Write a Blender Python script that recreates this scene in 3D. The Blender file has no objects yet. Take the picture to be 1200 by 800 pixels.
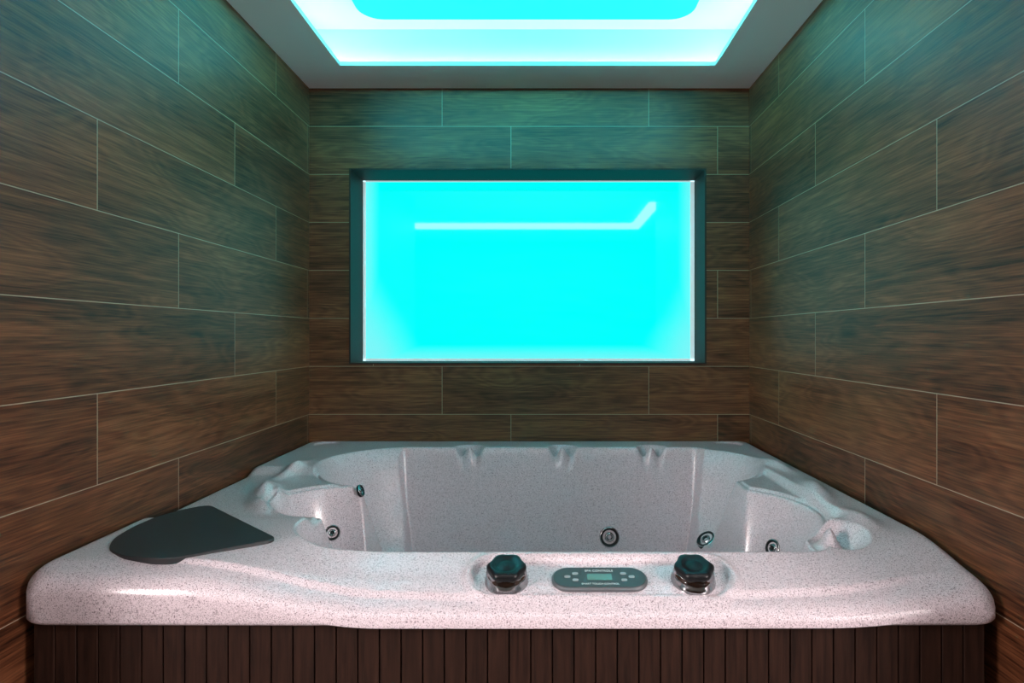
import bpy, bmesh, math
import numpy as np
from mathutils import Vector, Matrix

sc = bpy.context.scene
sc.view_settings.view_transform = 'Standard'
sc.view_settings.look = 'None'

# ------------------------------------------------------------------ helpers
def new_obj(name, verts, faces, mat=None, smooth=False, parent=None):
    me = bpy.data.meshes.new(name)
    me.from_pydata(verts, [], faces)
    me.update()
    ob = bpy.data.objects.new(name, me)
    sc.collection.objects.link(ob)
    if mat: me.materials.append(mat)
    if smooth:
        me.polygons.foreach_set('use_smooth', [True]*len(me.polygons))
    if parent: ob.parent = parent
    return ob

def boxes(name, bl, mat=None, parent=None, bevel=0.0):
    V=[];F=[]
    for (x0,x1,y0,y1,z0,z1) in bl:
        b=len(V)
        V += [(x0,y0,z0),(x1,y0,z0),(x1,y1,z0),(x0,y1,z0),(x0,y0,z1),(x1,y0,z1),(x1,y1,z1),(x0,y1,z1)]
        F += [tuple(b+i for i in f) for f in [(0,3,2,1),(4,5,6,7),(0,1,5,4),(1,2,6,5),(2,3,7,6),(3,0,4,7)]]
    ob = new_obj(name,V,F,mat,parent=parent)
    if bevel>0:
        m=ob.modifiers.new('bev','BEVEL'); m.width=bevel; m.segments=3; m.limit_method='ANGLE'
    return ob

def empty(name, loc=(0,0,0)):
    e=bpy.data.objects.new(name,None); e.empty_display_size=.1
    sc.collection.objects.link(e); e.location=loc
    return e

def mat_new(name):
    m=bpy.data.materials.new(name); m.use_nodes=True
    nt=m.node_tree; return m,nt,nt.nodes['Principled BSDF']

def simple(name,col,rough=.5,metal=0.,emit=None,es=0.,coat=0.,spec=.5):
    m,nt,b=mat_new(name)
    b.inputs['Base Color'].default_value=(*col,1)
    b.inputs['Roughness'].default_value=rough
    b.inputs['Metallic'].default_value=metal
    b.inputs['Coat Weight'].default_value=coat
    b.inputs['Specular IOR Level'].default_value=spec
    if emit:
        b.inputs['Emission Color'].default_value=(*emit,1)
        b.inputs['Emission Strength'].default_value=es
    n=nt.nodes.new('ShaderNodeTexNoise'); n.inputs['Scale'].default_value=40
    tc=nt.nodes.new('ShaderNodeTexCoord'); nt.links.new(tc.outputs['Object'],n.inputs['Vector'])
    bp=nt.nodes.new('ShaderNodeBump'); bp.inputs['Strength'].default_value=.02; bp.inputs['Distance'].default_value=.002
    nt.links.new(n.outputs['Fac'],bp.inputs['Height']); nt.links.new(bp.outputs['Normal'],b.inputs['Normal'])
    return m

class NB:
    def __init__(s,nt): s.nt=nt
    def math(s,op,a,b=None,c=None):
        n=s.nt.nodes.new('ShaderNodeMath'); n.operation=op
        for i,v in enumerate([a,b,c]):
            if v is None: continue
            if isinstance(v,(int,float)): n.inputs[i].default_value=v
            else: s.nt.links.new(v,n.inputs[i])
        return n.outputs[0]
    def comb(s,x,y,z):
        n=s.nt.nodes.new('ShaderNodeCombineXYZ')
        for i,v in enumerate([x,y,z]):
            if isinstance(v,(int,float)): n.inputs[i].default_value=v
            else: s.nt.links.new(v,n.inputs[i])
        return n.outputs[0]
    def noise(s,vec,scale,detail=3,rough=.5,dist=0.):
        n=s.nt.nodes.new('ShaderNodeTexNoise'); s.nt.links.new(vec,n.inputs['Vector'])
        n.inputs['Scale'].default_value=scale; n.inputs['Detail'].default_value=detail
        n.inputs['Roughness'].default_value=rough; n.inputs['Distortion'].default_value=dist
        return n.outputs['Fac']
    def ramp(s,fac,stops,interp='LINEAR'):
        n=s.nt.nodes.new('ShaderNodeValToRGB'); s.nt.links.new(fac,n.inputs['Fac'])
        cr=n.color_ramp; cr.interpolation=interp
        while len(cr.elements)<len(stops): cr.elements.new(.5)
        for e,(p,c) in zip(cr.elements,stops): e.position=p; e.color=(*c,1)
        return n.outputs['Color']
    def maprange(s,v,a,b,c=0.,d=1.,smooth=False):
        n=s.nt.nodes.new('ShaderNodeMapRange'); s.nt.links.new(v,n.inputs['Value'])
        if smooth: n.interpolation_type='SMOOTHSTEP'
        n.inputs['From Min'].default_value=a; n.inputs['From Max'].default_value=b
        n.inputs['To Min'].default_value=c; n.inputs['To Max'].default_value=d
        return n.outputs['Result']
    def mix(s,f,a,b,blend='MIX'):
        n=s.nt.nodes.new('ShaderNodeMix'); n.data_type='RGBA'; n.blend_type=blend
        if isinstance(f,(int,float)): n.inputs['Factor'].default_value=f
        else: s.nt.links.new(f,n.inputs['Factor'])
        for k,v in (('A',a),('B',b)):
            i=[q for q in n.inputs if q.name==k and q.type=='RGBA'][0]
            if isinstance(v,tuple): i.default_value=(*v,1)
            else: s.nt.links.new(v,i)
        return [q for q in n.outputs if q.type=='RGBA'][0]

PITCH=.2322; ZT=2.416+PITCH
def tile_mat(name, axis, off):
    m,nt,b=mat_new(name); B=NB(nt)
    tc=nt.nodes.new('ShaderNodeTexCoord'); sp=nt.nodes.new('ShaderNodeSeparateXYZ')
    nt.links.new(tc.outputs['Object'],sp.inputs[0])
    along=sp.outputs[axis]; z=sp.outputs[2]; oth=sp.outputs[1-axis]
    row=B.math('DIVIDE',B.math('SUBTRACT',ZT,z),PITCH)
    r=B.math('FLOOR',row); fr=B.math('FRACT',row)
    u=B.math('SUBTRACT',B.math('SUBTRACT',along,off),B.math('DIVIDE',r,3.0))
    c=B.math('FLOOR',B.math('ADD',u,.00001)); fu=B.math('FRACT',u)
    dv=B.math('MULTIPLY',B.math('MINIMUM',fr,B.math('SUBTRACT',1.,fr)),PITCH)
    du=B.math('MINIMUM',fu,B.math('SUBTRACT',1.,fu))
    d=B.math('MINIMUM',du,dv)
    g=B.maprange(d,.0008,.0015,1.,0.)
    wn=nt.nodes.new('ShaderNodeTexWhiteNoise'); wn.noise_dimensions='3D'
    nt.links.new(B.comb(r,c,axis*7.3),wn.inputs['Vector'])
    rnd=wn.outputs['Value']
    r10=B.math('MULTIPLY',rnd,37.)
    ua=B.math('ADD',u,r10)
    v1=B.comb(B.math('MULTIPLY',ua,1.0),B.math('MULTIPLY',z,4.5),B.math('ADD',r10,oth))
    n1=B.noise(v1,1.5,2,.45,.3)           # broad cathedral figure
    ring=B.math('SINE',B.math('ADD',B.math('MULTIPLY',n1,95.),B.math('MULTIPLY',z,60.)))
    v2=B.comb(B.math('MULTIPLY',ua,8.),B.math('MULTIPLY',z,260.),r10)
    n2=B.noise(v2,1.,3,.6,.2)            # fine pores
    v3=B.comb(B.math('MULTIPLY',ua,1.8),B.math('MULTIPLY',z,60.),r10)
    n3=B.noise(v3,1.,4,.55,.8)
    f=B.math('ADD',B.math('MULTIPLY',n1,.28),B.math('ADD',B.math('MULTIPLY',n2,.42),B.math('MULTIPLY',n3,.30)))
    f=B.math('ADD',f,B.math('MULTIPLY',ring,.026))
    f=B.math('ADD',f,B.math('MULTIPLY',B.math('SUBTRACT',rnd,.5),.05))
    col=B.ramp(f,[(.37,(.024,.0080,.0038)),(.455,(.074,.0250,.0105)),(.535,(.126,.0430,.0180)),(.64,(.212,.080,.034))])
    col=B.mix(g,col,(.34,.26,.19))
    nt.links.new(col,b.inputs['Base Color'])
    b.inputs['Roughness'].default_value=.46
    b.inputs['Specular IOR Level'].default_value=.30
    bp=nt.nodes.new('ShaderNodeBump'); bp.inputs['Strength'].default_value=.22; bp.inputs['Distance'].default_value=.002
    h=B.math('SUBTRACT',B.math('MULTIPLY',n2,.3),g)
    nt.links.new(h,bp.inputs['Height']); nt.links.new(bp.outputs['Normal'],b.inputs['Normal'])
    return m

tile_back=tile_mat('wood_tile_back',0,-.487)
tile_side=tile_mat('wood_tile_side',1,1.494)
plaster=simple('white_plaster',(.80,.81,.82),.75)

# ------------------------------------------------------------------ room
XL,XR,YB=-1.13,1.0,2.85
ZC=2.6; CT=2.87
wx0,wx1,wz0,wz1=-.93,.785,1.272,2.206
boxes('wall_back',[(XL-.12,wx0,YB,YB+.25,0,3.0),(wx1,XR+.12,YB,YB+.25,0,3.0),
                   (wx0,wx1,YB,YB+.25,0,wz0),(wx0,wx1,YB,YB+.25,wz1,3.0)],tile_back)
boxes('wall_left',[(XL-.12,XL,.9,YB,0,3.0),(-2.0,XL-.12,.9,1.0,0,3.0),(-2.1,-2.0,-1.3,1.0,0,3.0)],tile_side)
boxes('wall_right',[(XR,XR+.12,.9,YB,0,3.0),(XR+.12,1.9,.9,1.0,0,3.0),(1.9,2.0,-1.3,1.0,0,3.0)],tile_side)
boxes('wall_front',[(-2.1,2.0,-1.42,-1.3,0,3.0)],tile_back)
fm,fnt,fb=mat_new('floor_tile'); FB=NB(fnt)
tc=fnt.nodes.new('ShaderNodeTexCoord'); br=fnt.nodes.new('ShaderNodeTexBrick')
fnt.links.new(tc.outputs['Object'],br.inputs['Vector'])
br.inputs['Scale'].default_value=1.6; br.offset=0; br.inputs['Mortar Size'].default_value=.006
br.inputs['Color1'].default_value=(.36,.33,.30,1); br.inputs['Color2'].default_value=(.40,.37,.34,1); br.inputs['Mortar'].default_value=(.17,.17,.17,1)
br.inputs['Brick Width'].default_value=1.; br.inputs['Row Height'].default_value=1.
fnt.links.new(br.outputs['Color'],fb.inputs['Base Color']); fb.inputs['Roughness'].default_value=.4
boxes('floor',[(-2.1,2.0,-1.42,3.1,-.1,0)],fm)

# ceiling with light cove
ox0,ox1,oy0,oy1=-.90,.765,1.42,2.61
cx0,cx1,cy0,cy1=-1.09,.955,1.23,2.82
ST=2.618
ceil=boxes('ceiling',[
 (XL,ox0,oy0,YB,ZC,ST),(ox1,XR,oy0,YB,ZC,ST),(ox0,ox1,oy1,YB,ZC,ST),
 (XL,XR,1.0,oy0,ZC,ST),
 (-2.0,1.9,-1.3,.9,ZC,ST),(XL,XR,.9,1.0,ZC,ST),
 (XL,cx0,cy0,cy1,ST,CT),(cx1,XR,cy0,cy1,ST,CT),(XL,XR,cy1,YB,ST,CT),(XL,XR,cy0-.04,cy0,ST,CT),
 (XL,XR,cy0-.04,YB,CT,CT+.05)],plaster)
def rrect(w,h,r,n=10):
    pts=[]
    for (cx,cy,a0) in [(w/2-r,h/2-r,0),(-w/2+r,h/2-r,90),(-w/2+r,-h/2+r,180),(w/2-r,-h/2+r,270)]:
        for k in range(n+1):
            t=math.radians(a0+90*k/n); pts.append((cx+r*math.cos(t),cy+r*math.sin(t)))
    return pts
def plate(name,pts,z0,z1,mat,bev=0.):
    n=len(pts); V=[(x,y,z0) for x,y in pts]
    if bev:
        cx=sum(p[0] for p in pts)/n; cy=sum(p[1] for p in pts)/n
        V+=[(x,y,z1-bev) for x,y in pts]
        w=max(abs(p[0]-cx) for p in pts); hh=max(abs(p[1]-cy) for p in pts)
        V+=[(cx+(x-cx)*(1-bev/w),cy+(y-cy)*(1-bev/hh),z1) for x,y in pts]; L=3
    else: V+=[(x,y,z1) for x,y in pts]; L=2
    F=[]
    for l in range(L-1):
        for i in range(n): F.append((l*n+i,l*n+(i+1)%n,(l+1)*n+(i+1)%n,(l+1)*n+i))
    F.append(tuple((L-1)*n+i for i in range(n))); F.append(tuple(reversed(range(n))))
    return new_obj(name,V,F,mat)
falloff_tint=simple('cove_falloff_tint',(.01,.090,.078),.6,spec=.1)  # dark tint paints in the cove light's falloff towards the ceiling centre
sp_=plate('dim_centre_panel',[(x-.075,y+2.08) for x,y in rrect(1.51,1.27,.10)],CT-.010,CT-.001,falloff_tint)
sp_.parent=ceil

CY=(.052,.87,1.0)
ledm=simple('cyan_led',(.9,.9,.9),.5,emit=CY,es=420)
s=.012
lx0,lx1,ly0,ly1=cx0+.035,cx1-.035,cy0+.035,cy1-.035
zl=ST+.035
led=boxes('led_strip',[(lx0,lx1,ly1,ly1+s,zl,zl+.006),(lx0,lx1,ly0-s,ly0,zl,zl+.006),
                   (lx0-s,lx0,ly0,ly1,zl,zl+.006),(lx1,lx1+s,ly0,ly1,zl,zl+.006)],ledm,parent=ceil)
boxes('led_profile',[(lx0-s,lx1+s,ly1,ly1+s,ST,zl),(lx0-s,lx1+s,ly0-s,ly0,ST,zl),
                   (lx0-s,lx0,ly0,ly1,ST,zl),(lx1,lx1+s,ly0,ly1,ST,zl)],plaster,parent=ceil)

lampm=simple('white_diffuser',(.9,.9,.9),.5,emit=(1.,.93,.92),es=9)
alu=simple('aluminium',(.6,.6,.6),.4,1.)
lamp=empty('linear_ceiling_lamp',(0,0,ZC))
def child(ob,par):
    ob.parent=par; ob.matrix_parent_inverse=Matrix.Translation(-par.location)
child(boxes('diffuser',[(-1.40,1.06,-.40,-.12,ZC-.014,ZC-.004),(.95,1.06,-.12,.86,ZC-.014,ZC-.004)],lampm),lamp)
child(boxes('housing',[(-1.41,1.07,-.41,-.11,ZC-.004,ZC),(.94,1.07,-.11,.87,ZC-.004,ZC)],alu),lamp)

# ------------------------------------------------------------------ window
win=empty('window_1',(0,YB+.2,wz0))
gm,gnt,gb=mat_new('backlit_cyan_glass'); GB=NB(gnt)
tc=gnt.nodes.new('ShaderNodeTexCoord'); sp=gnt.nodes.new('ShaderNodeSeparateXYZ'); gnt.links.new(tc.outputs['Object'],sp.inputs[0])
ex=GB.math('MINIMUM',GB.math('SUBTRACT',sp.outputs[0],wx0),GB.math('SUBTRACT',wx1,sp.outputs[0]))
ez=GB.math('SUBTRACT',sp.outputs[2],wz0)
ee=GB.math('ADD',ex,GB.math('MULTIPLY',ez,.55))
e2=GB.math('MINIMUM',ex,ez)
nn=GB.noise(tc.outputs['Object'],2.2,2)
ee=GB.math('ADD',ee,GB.math('MULTIPLY',GB.math('SUBTRACT',nn,.5),.15))
fa=GB.maprange(ee,.04,.34,1,0,True); fb2=GB.maprange(e2,.0,.09,.8,0,True)
gcol=GB.mix(GB.math('MAXIMUM',fa,fb2),(.0,1.0,.97),(.20,.90,.92))
gb.inputs['Base Color'].default_value=(.0,.05,.05,1)
gnt.links.new(gcol,gb.inputs['Emission Color']); gb.inputs['Emission Strength'].default_value=1.0
gb.inputs['Roughness'].default_value=.03
gy=YB+.205
child(boxes('glass_panel',[(wx0+.012,wx1-.012,gy,gy+.012,wz0+.012,wz1-.004)],gm),win)
frm=simple('added_glow_frame',(.8,.82,.83),.35,emit=(.55,.85,.88),es=.5)  # white frame; added glow stands in for light from the glass panel
child(boxes('frame',[(wx0,wx0+.013,gy-.006,gy+.02,wz0,wz1),(wx1-.02,wx1,gy-.006,gy+.02,wz0,wz1),
                     (wx0,wx1,gy-.006,gy+.02,wz0,wz0+.013),(wx0,wx1,gy-.006,gy+.02,wz1-.006,wz1),
                     (wx0-.05,wx1+.05,gy+.025,gy+.045,wz0-.05,wz1+.05)],frm),win)
dk=simple('dark_trim',(.028,.025,.023),.6,spec=.2)
t=.006
child(boxes('niche_edge_trim',[(wx0-t,wx0+.001,YB-.004,YB+.19,wz0-t,wz1+t),(wx1-.001,wx1+t,YB-.004,YB+.19,wz0-t,wz1+t),
                     (wx0,wx1,YB-.004,YB+.19,wz0-t,wz0+.001),(wx0,wx1,YB-.004,YB+.19,wz1-.001,wz1+t)],dk),win)

# ------------------------------------------------------------------ hot tub
tub=empty('hot_tub',(-.07,2.05,0))
X0,X1,Y0,Y1=-1.125,.988,1.245,2.842
RR=.038
def sm(a,b,x):
    t=np.clip((x-a)/(b-a),0,1); return t*t*(3-2*t)
def rbox(x,y,xa,xb,ya,yb,r):
    cx,cy=(xa+xb)/2,(ya+yb)/2; qx=np.abs(x-cx)-((xb-xa)/2-r); qy=np.abs(y-cy)-((yb-ya)/2-r)
    return np.hypot(np.maximum(qx,0),np.maximum(qy,0))+np.minimum(np.maximum(qx,qy),0)-r
def smax(a,b,k):
    h=np.clip(.5+.5*(a-b)/k,0,1); return b*(1-h)+a*h+k*h*(1-h)
def dmax(a,b,k):
    kk=k*sm(0,.10,np.maximum(a,b))+1e-5
    return smax(a,b,kk)
def gauss(x,y,cx,cy,sx,sy,ang=0):
    c,s_=math.cos(ang),math.sin(ang); dx=(x-cx)*c+(y-cy)*s_; dy=-(x-cx)*s_+(y-cy)*c
    return np.exp(-(dx/sx)**2-(dy/sy)**2)
def prof(s,D,w):
    t=np.clip(-s/w,0,1); return D*(t*t*(3-2*t)*.35+ .65*np.sin(t*math.pi/2)**1.35)
def corner_r(y): return np.where(y<2.0,.06,.06)
def outer_e(x,y):
    r=corner_r(y)
    cx,cy=(X0+X1)/2,(Y0+Y1)/2; qx=np.abs(x-cx)-((X1-X0)/2-r); qy=np.abs(y-cy)-((Y1-Y0)/2-r)
    return -(np.hypot(np.maximum(qx,0),np.maximum(qy,0))+np.minimum(np.maximum(qx,qy),0)-r)
def H(x,y):
    h=np.full_like(x,.90)
    a=sm(-.80,-.35,x)*(1-.35*sm(.6,.95,x))
    h=h-.058*sm(1.53,1.262,y)*a-.010*sm(1.33,1.26,y)
    yc=1.285+.050*((x-.05)/.95)**2
    h=h-.009*sm(yc+.005,yc-.007,y)*sm(-1.05,-.8,x)*sm(.95,.7,x)
    sb=rbox(x,y,-.165,.43,1.287,1.405,.055)
    h=h+.006*np.exp(-((sb-.006)/.010)**2)-.010*sm(.002,-.012,sb)
    for cx in (-1.0,.865):
        d=np.hypot(x-cx,(y-2.745))
        h=h-.008*sm(.064,.054,d)
    for (cx,cy,sx,sy,ang,am) in [(-.925,1.97,.030,.09,.25,.038),(-.955,2.24,.025,.10,-.15,.024),(-.86,1.80,.030,.07,.7,.026),
                           (.89,1.92,.030,.11,-.2,.024),(.90,2.28,.025,.10,.15,.022),(-.53,1.46,.06,.018,-.3,.010),(.87,1.62,.03,.08,0,.016)]:
        h=h+am*gauss(x,y,cx,cy,sx,sy,ang)
    s1=rbox(x,y,-.66,.72,1.425,2.66,.06)
    s1=smax(s1,(.87-(x+y))/math.sqrt(2),.05)
    d=prof(s1,.64,.16)
    wells=[(np.hypot((x+.57),(y-2.35)/.95)-.325,.42,.25),
           (np.hypot((x+.64)/1.,(y-1.90)/.8)-.25,.40,.20),
           (np.hypot((x-.570),(y-2.37)/.9)-.31,.34,.24),
           (np.hypot((x-.59),(y-1.80)/1.15)-.255,.42,.20),
           (np.hypot((x-.75),(y-1.53)/1.15)-.09,.055,.05)]
    for s_,D,w in wells: d=dmax(d,prof(s_,D,w),.03)
    d=d+.022*sm(.86,.83,x)*sm(1.62,1.68,y)*sm(2.28,2.20,y)*sm(.0,.02,.03-np.minimum(d,.03))
    # three scalloped notches in the rear rim
    for cx in (-.33,.09,.49):
        q=np.hypot((x-cx)/.070,(y-2.668)/.055)
        d=d+(.050*sm(1.,.45,q)-.060*gauss(x,y,cx,2.648,.024,.024))*sm(2.605,2.64,y)
    h=h-np.maximum(d,-.05)
    h=h+.055*gauss(x,y,.748,1.535,.020,.030)
    h=h+.022*gauss(x,y,-.86,1.93,.018,.06,.5)+.022*gauss(x,y,-.80,1.84,.018,.05,.9)
    e=np.clip(outer_e(x,y),0,RR)
    h=h-(RR-np.sqrt(np.maximum(RR**2-(RR-e)**2,0)))
    return h
th=np.linspace(0,math.pi/2,12)[:-1]
ed=RR*(1-np.cos(th))
xs=np.concatenate([X0+ed,np.linspace(X0+RR,X1-RR,440),(X1-ed)[::-1]])
ys=np.concatenate([Y0+ed,np.linspace(Y0+RR,Y1-RR,360),(Y1-ed)[::-1]])
GX,GY=np.meshgrid(xs,ys)
r=corner_r(GY)
ccx=np.where(GX<(X0+X1)/2,X0+r,X1-r); ccy=np.where(GY<(Y0+Y1)/2,Y0+r,Y1-r)
inx=np.where(GX<(X0+X1)/2,GX<ccx,GX>ccx); iny=np.where(GY<(Y0+Y1)/2,GY<ccy,GY>ccy)
dx,dy=GX-ccx,GY-ccy; dd=np.hypot(dx,dy)
m=inx&iny&(dd>r)
sc_=np.where(m,r/np.maximum(dd,1e-9),1.)
GX=np.where(m,ccx+dx*sc_,GX); GY=np.where(m,ccy+dy*sc_,GY)
GZ=H(GX,GY)
def bow(x,y):
    u=(x-(X0+X1)/2)/((X1-X0)/2)
    return y-.004*(1-u*u)*sm(1.6,1.27,y)
GYb=bow(GX,GY)
ny,nx=GX.shape
V=list(zip(GX.ravel().tolist(),GYb.ravel().tolist(),GZ.ravel().tolist()))
F=[]
for j in range(ny-1):
    o=j*nx
    for i in range(nx-1):
        F.append((o+i,o+i+1,o+nx+i+1,o+nx+i))
loop=[i for i in range(nx)]+[j*nx+nx-1 for j in range(1,ny)]+[(ny-1)*nx+i for i in range(nx-2,-1,-1)]+[j*nx for j in range(ny-2,0,-1)]
mx,my=(X0+X1)/2,(Y0+Y1)/2
prev=loop
for ins,z in [(0,.796),(.003,.790),(.010,.785),(.030,.784)]:
    cur=[]
    for k in loop:
        x,y,zz=V[k]
        fx=1-ins/1.04; fy=1-ins/.78
        cur.append(len(V)); V.append((mx+(x-mx)*fx,my+(y-my)*fy,min(z,zz-.001)))
    n=len(loop)
    for i in range(n):
        F.append((prev[i],cur[i],cur[(i+1)%n],prev[(i+1)%n]))
    prev=cur

am,ant,ab=mat_new('speckled_acrylic'); A=NB(ant)
tc=ant.nodes.new('ShaderNodeTexCoord'); ov=tc.outputs['Object']
n1=A.noise(ov,380,2,.6); n2=A.noise(ov,220,3,.7); n3=A.noise(ov,750,1,.5)
base=A.mix(A.maprange(n3,.38,.62),(.52,.44,.475),(.79,.695,.74))
c1=A.mix(A.maprange(n1,.57,.64),base,(.17,.13,.15))
c2=A.mix(A.maprange(n2,.58,.66),c1,(.29,.24,.265))
ant.links.new(c2,ab.inputs['Base Color']); ab.inputs['Roughness'].default_value=.30
ab.inputs['Coat Weight'].default_value=.4; ab.inputs['Coat Roughness'].default_value=.12
shell=new_obj('shell',V,F,am,True)
bm=bmesh.new(); bm.from_mesh(shell.data); bmesh.ops.remove_doubles(bm,verts=bm.verts,dist=2e-5)
bmesh.ops.recalc_face_normals(bm,faces=bm.faces); bm.to_mesh(shell.data); bm.free()
child(shell,tub)

def hz(x,y): return float(H(np.array([x],float),np.array([y],float))[0])
def surf(x,y,lift=0.,eps=.006):
    dzx=(hz(x+eps,y)-hz(x-eps,y))/(2*eps); dzy=(hz(x,y+eps)-hz(x,y-eps))/(2*eps)
    n=Vector((-dzx,-dzy,1)).normalized()
    p=Vector((x,float(bow(np.array([x]),np.array([y]))[0]),hz(x,y)))+n*lift
    xa=Vector((1,0,0)); xa=(xa-n*xa.dot(n))
    if xa.length<.2: xa=Vector((0,1,0))-n*n.y
    xa.normalize(); ya=n.cross(xa)
    return Matrix(((xa.x,ya.x,n.x,p.x),(xa.y,ya.y,n.y,p.y),(xa.z,ya.z,n.z,p.z),(0,0,0,1)))
def place(ob,M,par=tub):
    ob.parent=par
    ob.matrix_parent_inverse=Matrix.Translation(-par.location)
    ob.matrix_basis=M
def lathe(name,profl,mats,seg=60,lobes=0):
    V=[];F=[];mi=[]
    for (r,z,la,_) in profl:
        for k in range(seg):
            t=2*math.pi*k/seg
            rr=r*(1+la*math.cos(lobes*t)) if lobes else r
            V.append((rr*math.cos(t),rr*math.sin(t),z))
    for i in range(len(profl)-1):
        for k in range(seg):
            F.append((i*seg+k,i*seg+(k+1)%seg,(i+1)*seg+(k+1)%seg,(i+1)*seg+k)); mi.append(profl[i+1][3])
    F.append(tuple((len(profl)-1)*seg+k for k in range(seg))); mi.append(profl[-1][3])
    ob=new_obj(name,V,F,None,True)
    for q in mats: ob.data.materials.append(q)
    ob.data.polygons.foreach_set('material_index',mi)
    return ob
chrome=simple('dark_chrome',(.45,.46,.47),.13,1.)
black=simple('black_gloss',(.008,.009,.010),.34,spec=.25)

for i,kx in enumerate((-.082,.342)):
    k=lathe('diverter_knob_%d'%(i+1),[(.050,-.006,0,1),(.050,.003,0,0),(.048,.006,0,0),(.047,.015,.0,0),(.045,.023,.02,0),(.041,.027,.03,0),
        (.0415,.029,.035,1),(.043,.033,.05,1),(.042,.039,.06,1),(.037,.043,.06,1),(.029,.044,.05,1),(.026,.042,.02,1),(.020,.0405,0,1),(.016,.0405,0,1),(.012,.043,0,1),(.004,.044,0,1)],[chrome,black],72,6)
    place(k,surf(kx,1.343))
panel_m=simple('panel_grey',(.045,.052,.055),.4)
bezel_m=simple('panel_bezel',(.14,.15,.16),.4,.5)
lcd_m=simple('lcd',(.03,.05,.04),.2,emit=(.10,.22,.19),es=.8)
btn_m=simple('button_grey',(.26,.28,.29),.4)
M=surf(.129,1.343)
place(plate('panel_bezel',rrect(.218,.076,.0375),-.004,.008,bezel_m,.003),M)
place(plate('panel_face',rrect(.210,.068,.0335),.008,.0095,panel_m,.0008),M)
place(plate('panel_lcd',rrect(.056,.020,.002),.0095,.0102,lcd_m),M)
for i,(bx,by) in enumerate([(-.055,.012),(-.055,-.010),(-.073,.001),(.055,.012),(.055,-.010),(.073,.001)]):
    place(plate('panel_button_%d'%(i+1),[(p[0]+bx,p[1]+by) for p in rrect(.014,.008,.0039,6)],.0095,.0108,btn_m,.0005),M)
txtm=simple('white_print',(.6,.62,.62),.5)
for nm,body,ty,sz in (('panel_label','SPA CONTROLS',.0185,.009),('panel_label_low','SMART TOUCH CONTROL',-.0255,.007)):
    cu=bpy.data.curves.new(nm,'FONT'); cu.body=body; cu.size=sz; cu.align_x='CENTER'; cu.extrude=.0002
    o=bpy.data.objects.new(nm,cu); sc.collection.objects.link(o); cu.materials.append(txtm)
    place(o,M@Matrix.Translation((0,ty,.0098)))

ctrl=[(-.649,1.444),(-.983,1.736),(-1.03,1.69),(-1.062,1.62),(-1.067,1.53),(-1.052,1.44),(-1.015,1.375),(-.955,1.332),(-.87,1.312),(-.82,1.316)]
def round_poly(P,rad,n=6):
    out=[]
    N=len(P)
    for i in range(N):
        a=Vector(P[i-1]);b=Vector(P[i]);c=Vector(P[(i+1)%N])
        r1=min(rad,(a-b).length*.45,(c-b).length*.45)
        p=b+(a-b).normalized()*r1; q=b+(c-b).normalized()*r1
        for k in range(n+1):
            t=k/n; out.append(tuple((1-t)**2*p+2*t*(1-t)*b+t*t*q))
    return out
pts=round_poly(ctrl,.03)
lm=simple('slate_lid',(.022,.024,.026),.45)
lid=plate('filter_lid',pts[::-1],.880,.905,lm,.002)
place(lid,Matrix.Identity(4))

def jet(name,M,r=.03):
    s_=r/.03
    j=lathe(name,[(.030,-.008,0,1),(.030,.002,0,1),(.027,.005,0,0),(.022,.004,0,1),(.020,-.001,0,1),(.014,-.002,0,0),(.013,.004,0,0),(.008,.005,0,0),(.006,-.001,0,1),(.002,-.001,0,1)],[chrome,black],40)
    place(j,M@Matrix.Scale(s_,4))
def find(fixed,val,rng,z):
    best=None
    for t in np.linspace(rng[0],rng[1],400):
        x,y=(val,t) if fixed=='x' else (t,val)
        q=abs(hz(x,y)-z)
        if best is None or q<best[0]: best=(q,x,y)
    return best[1],best[2]
jl=[('x',.292,(2.45,2.60),.521,.044),('x',.666,(2.40,2.60),.49,.042),
    ('y',2.02,(-.9,-.55),.727,.026),('y',1.93,(-.9,-.55),.725,.026),('y',2.08,(-.9,-.6),.855,.022),('y',1.80,(-.9,-.55),.71,.016),
    ('y',1.90,(.55,.88),.717,.028),('y',1.82,(.55,.88),.705,.016),('y',2.38,(.55,.9),.66,.022)]
for i,(f,v,rg,z,rr) in enumerate(jl):
    x,y=find(f,v,rg,z); jet('jet_%d'%(i+1),surf(x,y,.001),rr)

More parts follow.
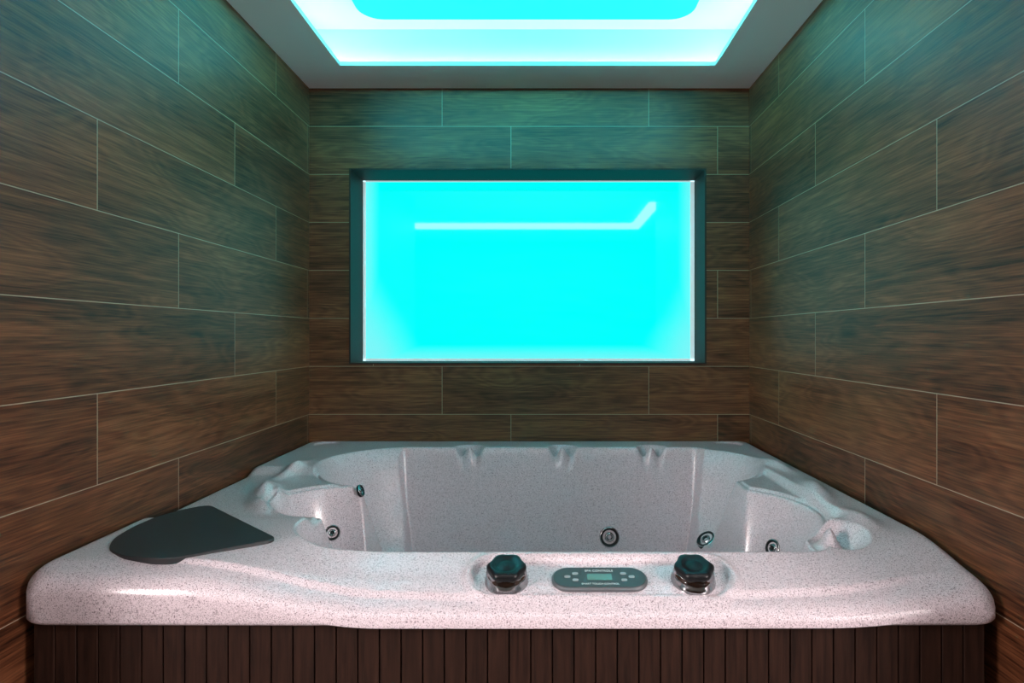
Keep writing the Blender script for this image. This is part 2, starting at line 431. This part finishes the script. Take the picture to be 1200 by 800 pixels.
cm,cnt,cb=mat_new('cabinet_composite'); C=NB(cnt)
tc=cnt.nodes.new('ShaderNodeTexCoord'); mp=cnt.nodes.new('ShaderNodeMapping'); mp.inputs['Scale'].default_value=(60,60,4)
cnt.links.new(tc.outputs['Object'],mp.inputs['Vector'])
cn=C.noise(mp.outputs['Vector'],1.5,5,.6,.3)
cnt.links.new(C.ramp(cn,[(.3,(.011,.0048,.0032)),(.7,(.035,.0150,.0095))]),cb.inputs['Base Color']); cb.inputs['Roughness'].default_value=.55
cb.inputs['Specular IOR Level'].default_value=.2
bl=[]
cf=1.268; ca,cbx=-1.096,.963; pit=.0466; gap=.003
bl.append((ca+.01,cbx-.01,cf+.010,cf+.03,.03,.79))
bl.append((ca+.01,ca+.03,cf+.03,2.82,.03,.79)); bl.append((cbx-.03,cbx-.01,cf+.03,2.82,.03,.79)); bl.append((ca+.03,cbx-.03,2.80,2.82,.03,.79))
x=ca
while x<cbx-.01:
    w=pit-gap; xe=min(x+w,cbx)
    bl.append((x,xe,cf,cf+.014,.03,.79)); x+=pit
y=cf+.02
while y<2.80:
    ye=min(y+pit-gap,2.82)
    bl.append((ca,ca+.012,y,ye,.03,.79)); bl.append((cbx-.012,cbx,y,ye,.03,.79)); y+=pit
bl.append((ca+.005,cbx-.005,cf+.004,2.82,0,.04))
child(boxes('cabinet',bl,cm,bevel=.0012),tub)

# ------------------------------------------------------------------ lights
def area(name,loc,sx,sy,power,col,rot,spread=180):
    l=bpy.data.lights.new(name,'AREA'); l.energy=power; l.color=col; l.shape='RECTANGLE'; l.size=sx; l.size_y=sy
    l.spread=math.radians(spread)
    o=bpy.data.objects.new(name,l); sc.collection.objects.link(o); o.location=loc; o.rotation_euler=rot
    return o
def aim(loc,tgt):
    return (Vector(tgt)-Vector(loc)).to_track_quat('-Z','Y').to_euler()
WC=(1,.87,.85)
for nm,loc,tgt in (('side_fill',(-1.90,-.1,1.55),(.85,1.7,.85)),('side_fill.001',(1.80,-.1,1.55),(-.95,1.7,.85))):
    area(nm,loc,.7,.9,20,WC,aim(loc,tgt),90)  # added fill lights, out of view and clear of the glass reflection

w=bpy.data.worlds.new('World'); sc.world=w; w.use_nodes=True
w.node_tree.nodes['Background'].inputs[0].default_value=(.5,.5,.5,1); w.node_tree.nodes['Background'].inputs[1].default_value=.1

# ------------------------------------------------------------------ camera
cd=bpy.data.cameras.new('camera'); cam=bpy.data.objects.new('camera',cd); sc.collection.objects.link(cam)
cam.location=(0,0,1.4); cam.rotation_euler=(math.radians(90),0,0)
cd.sensor_width=36; cd.lens=690/1200*36
cd.shift_x=-(636-600)/1200; cd.shift_y=(394-400)/1200
cd.clip_start=.02
sc.camera=cam
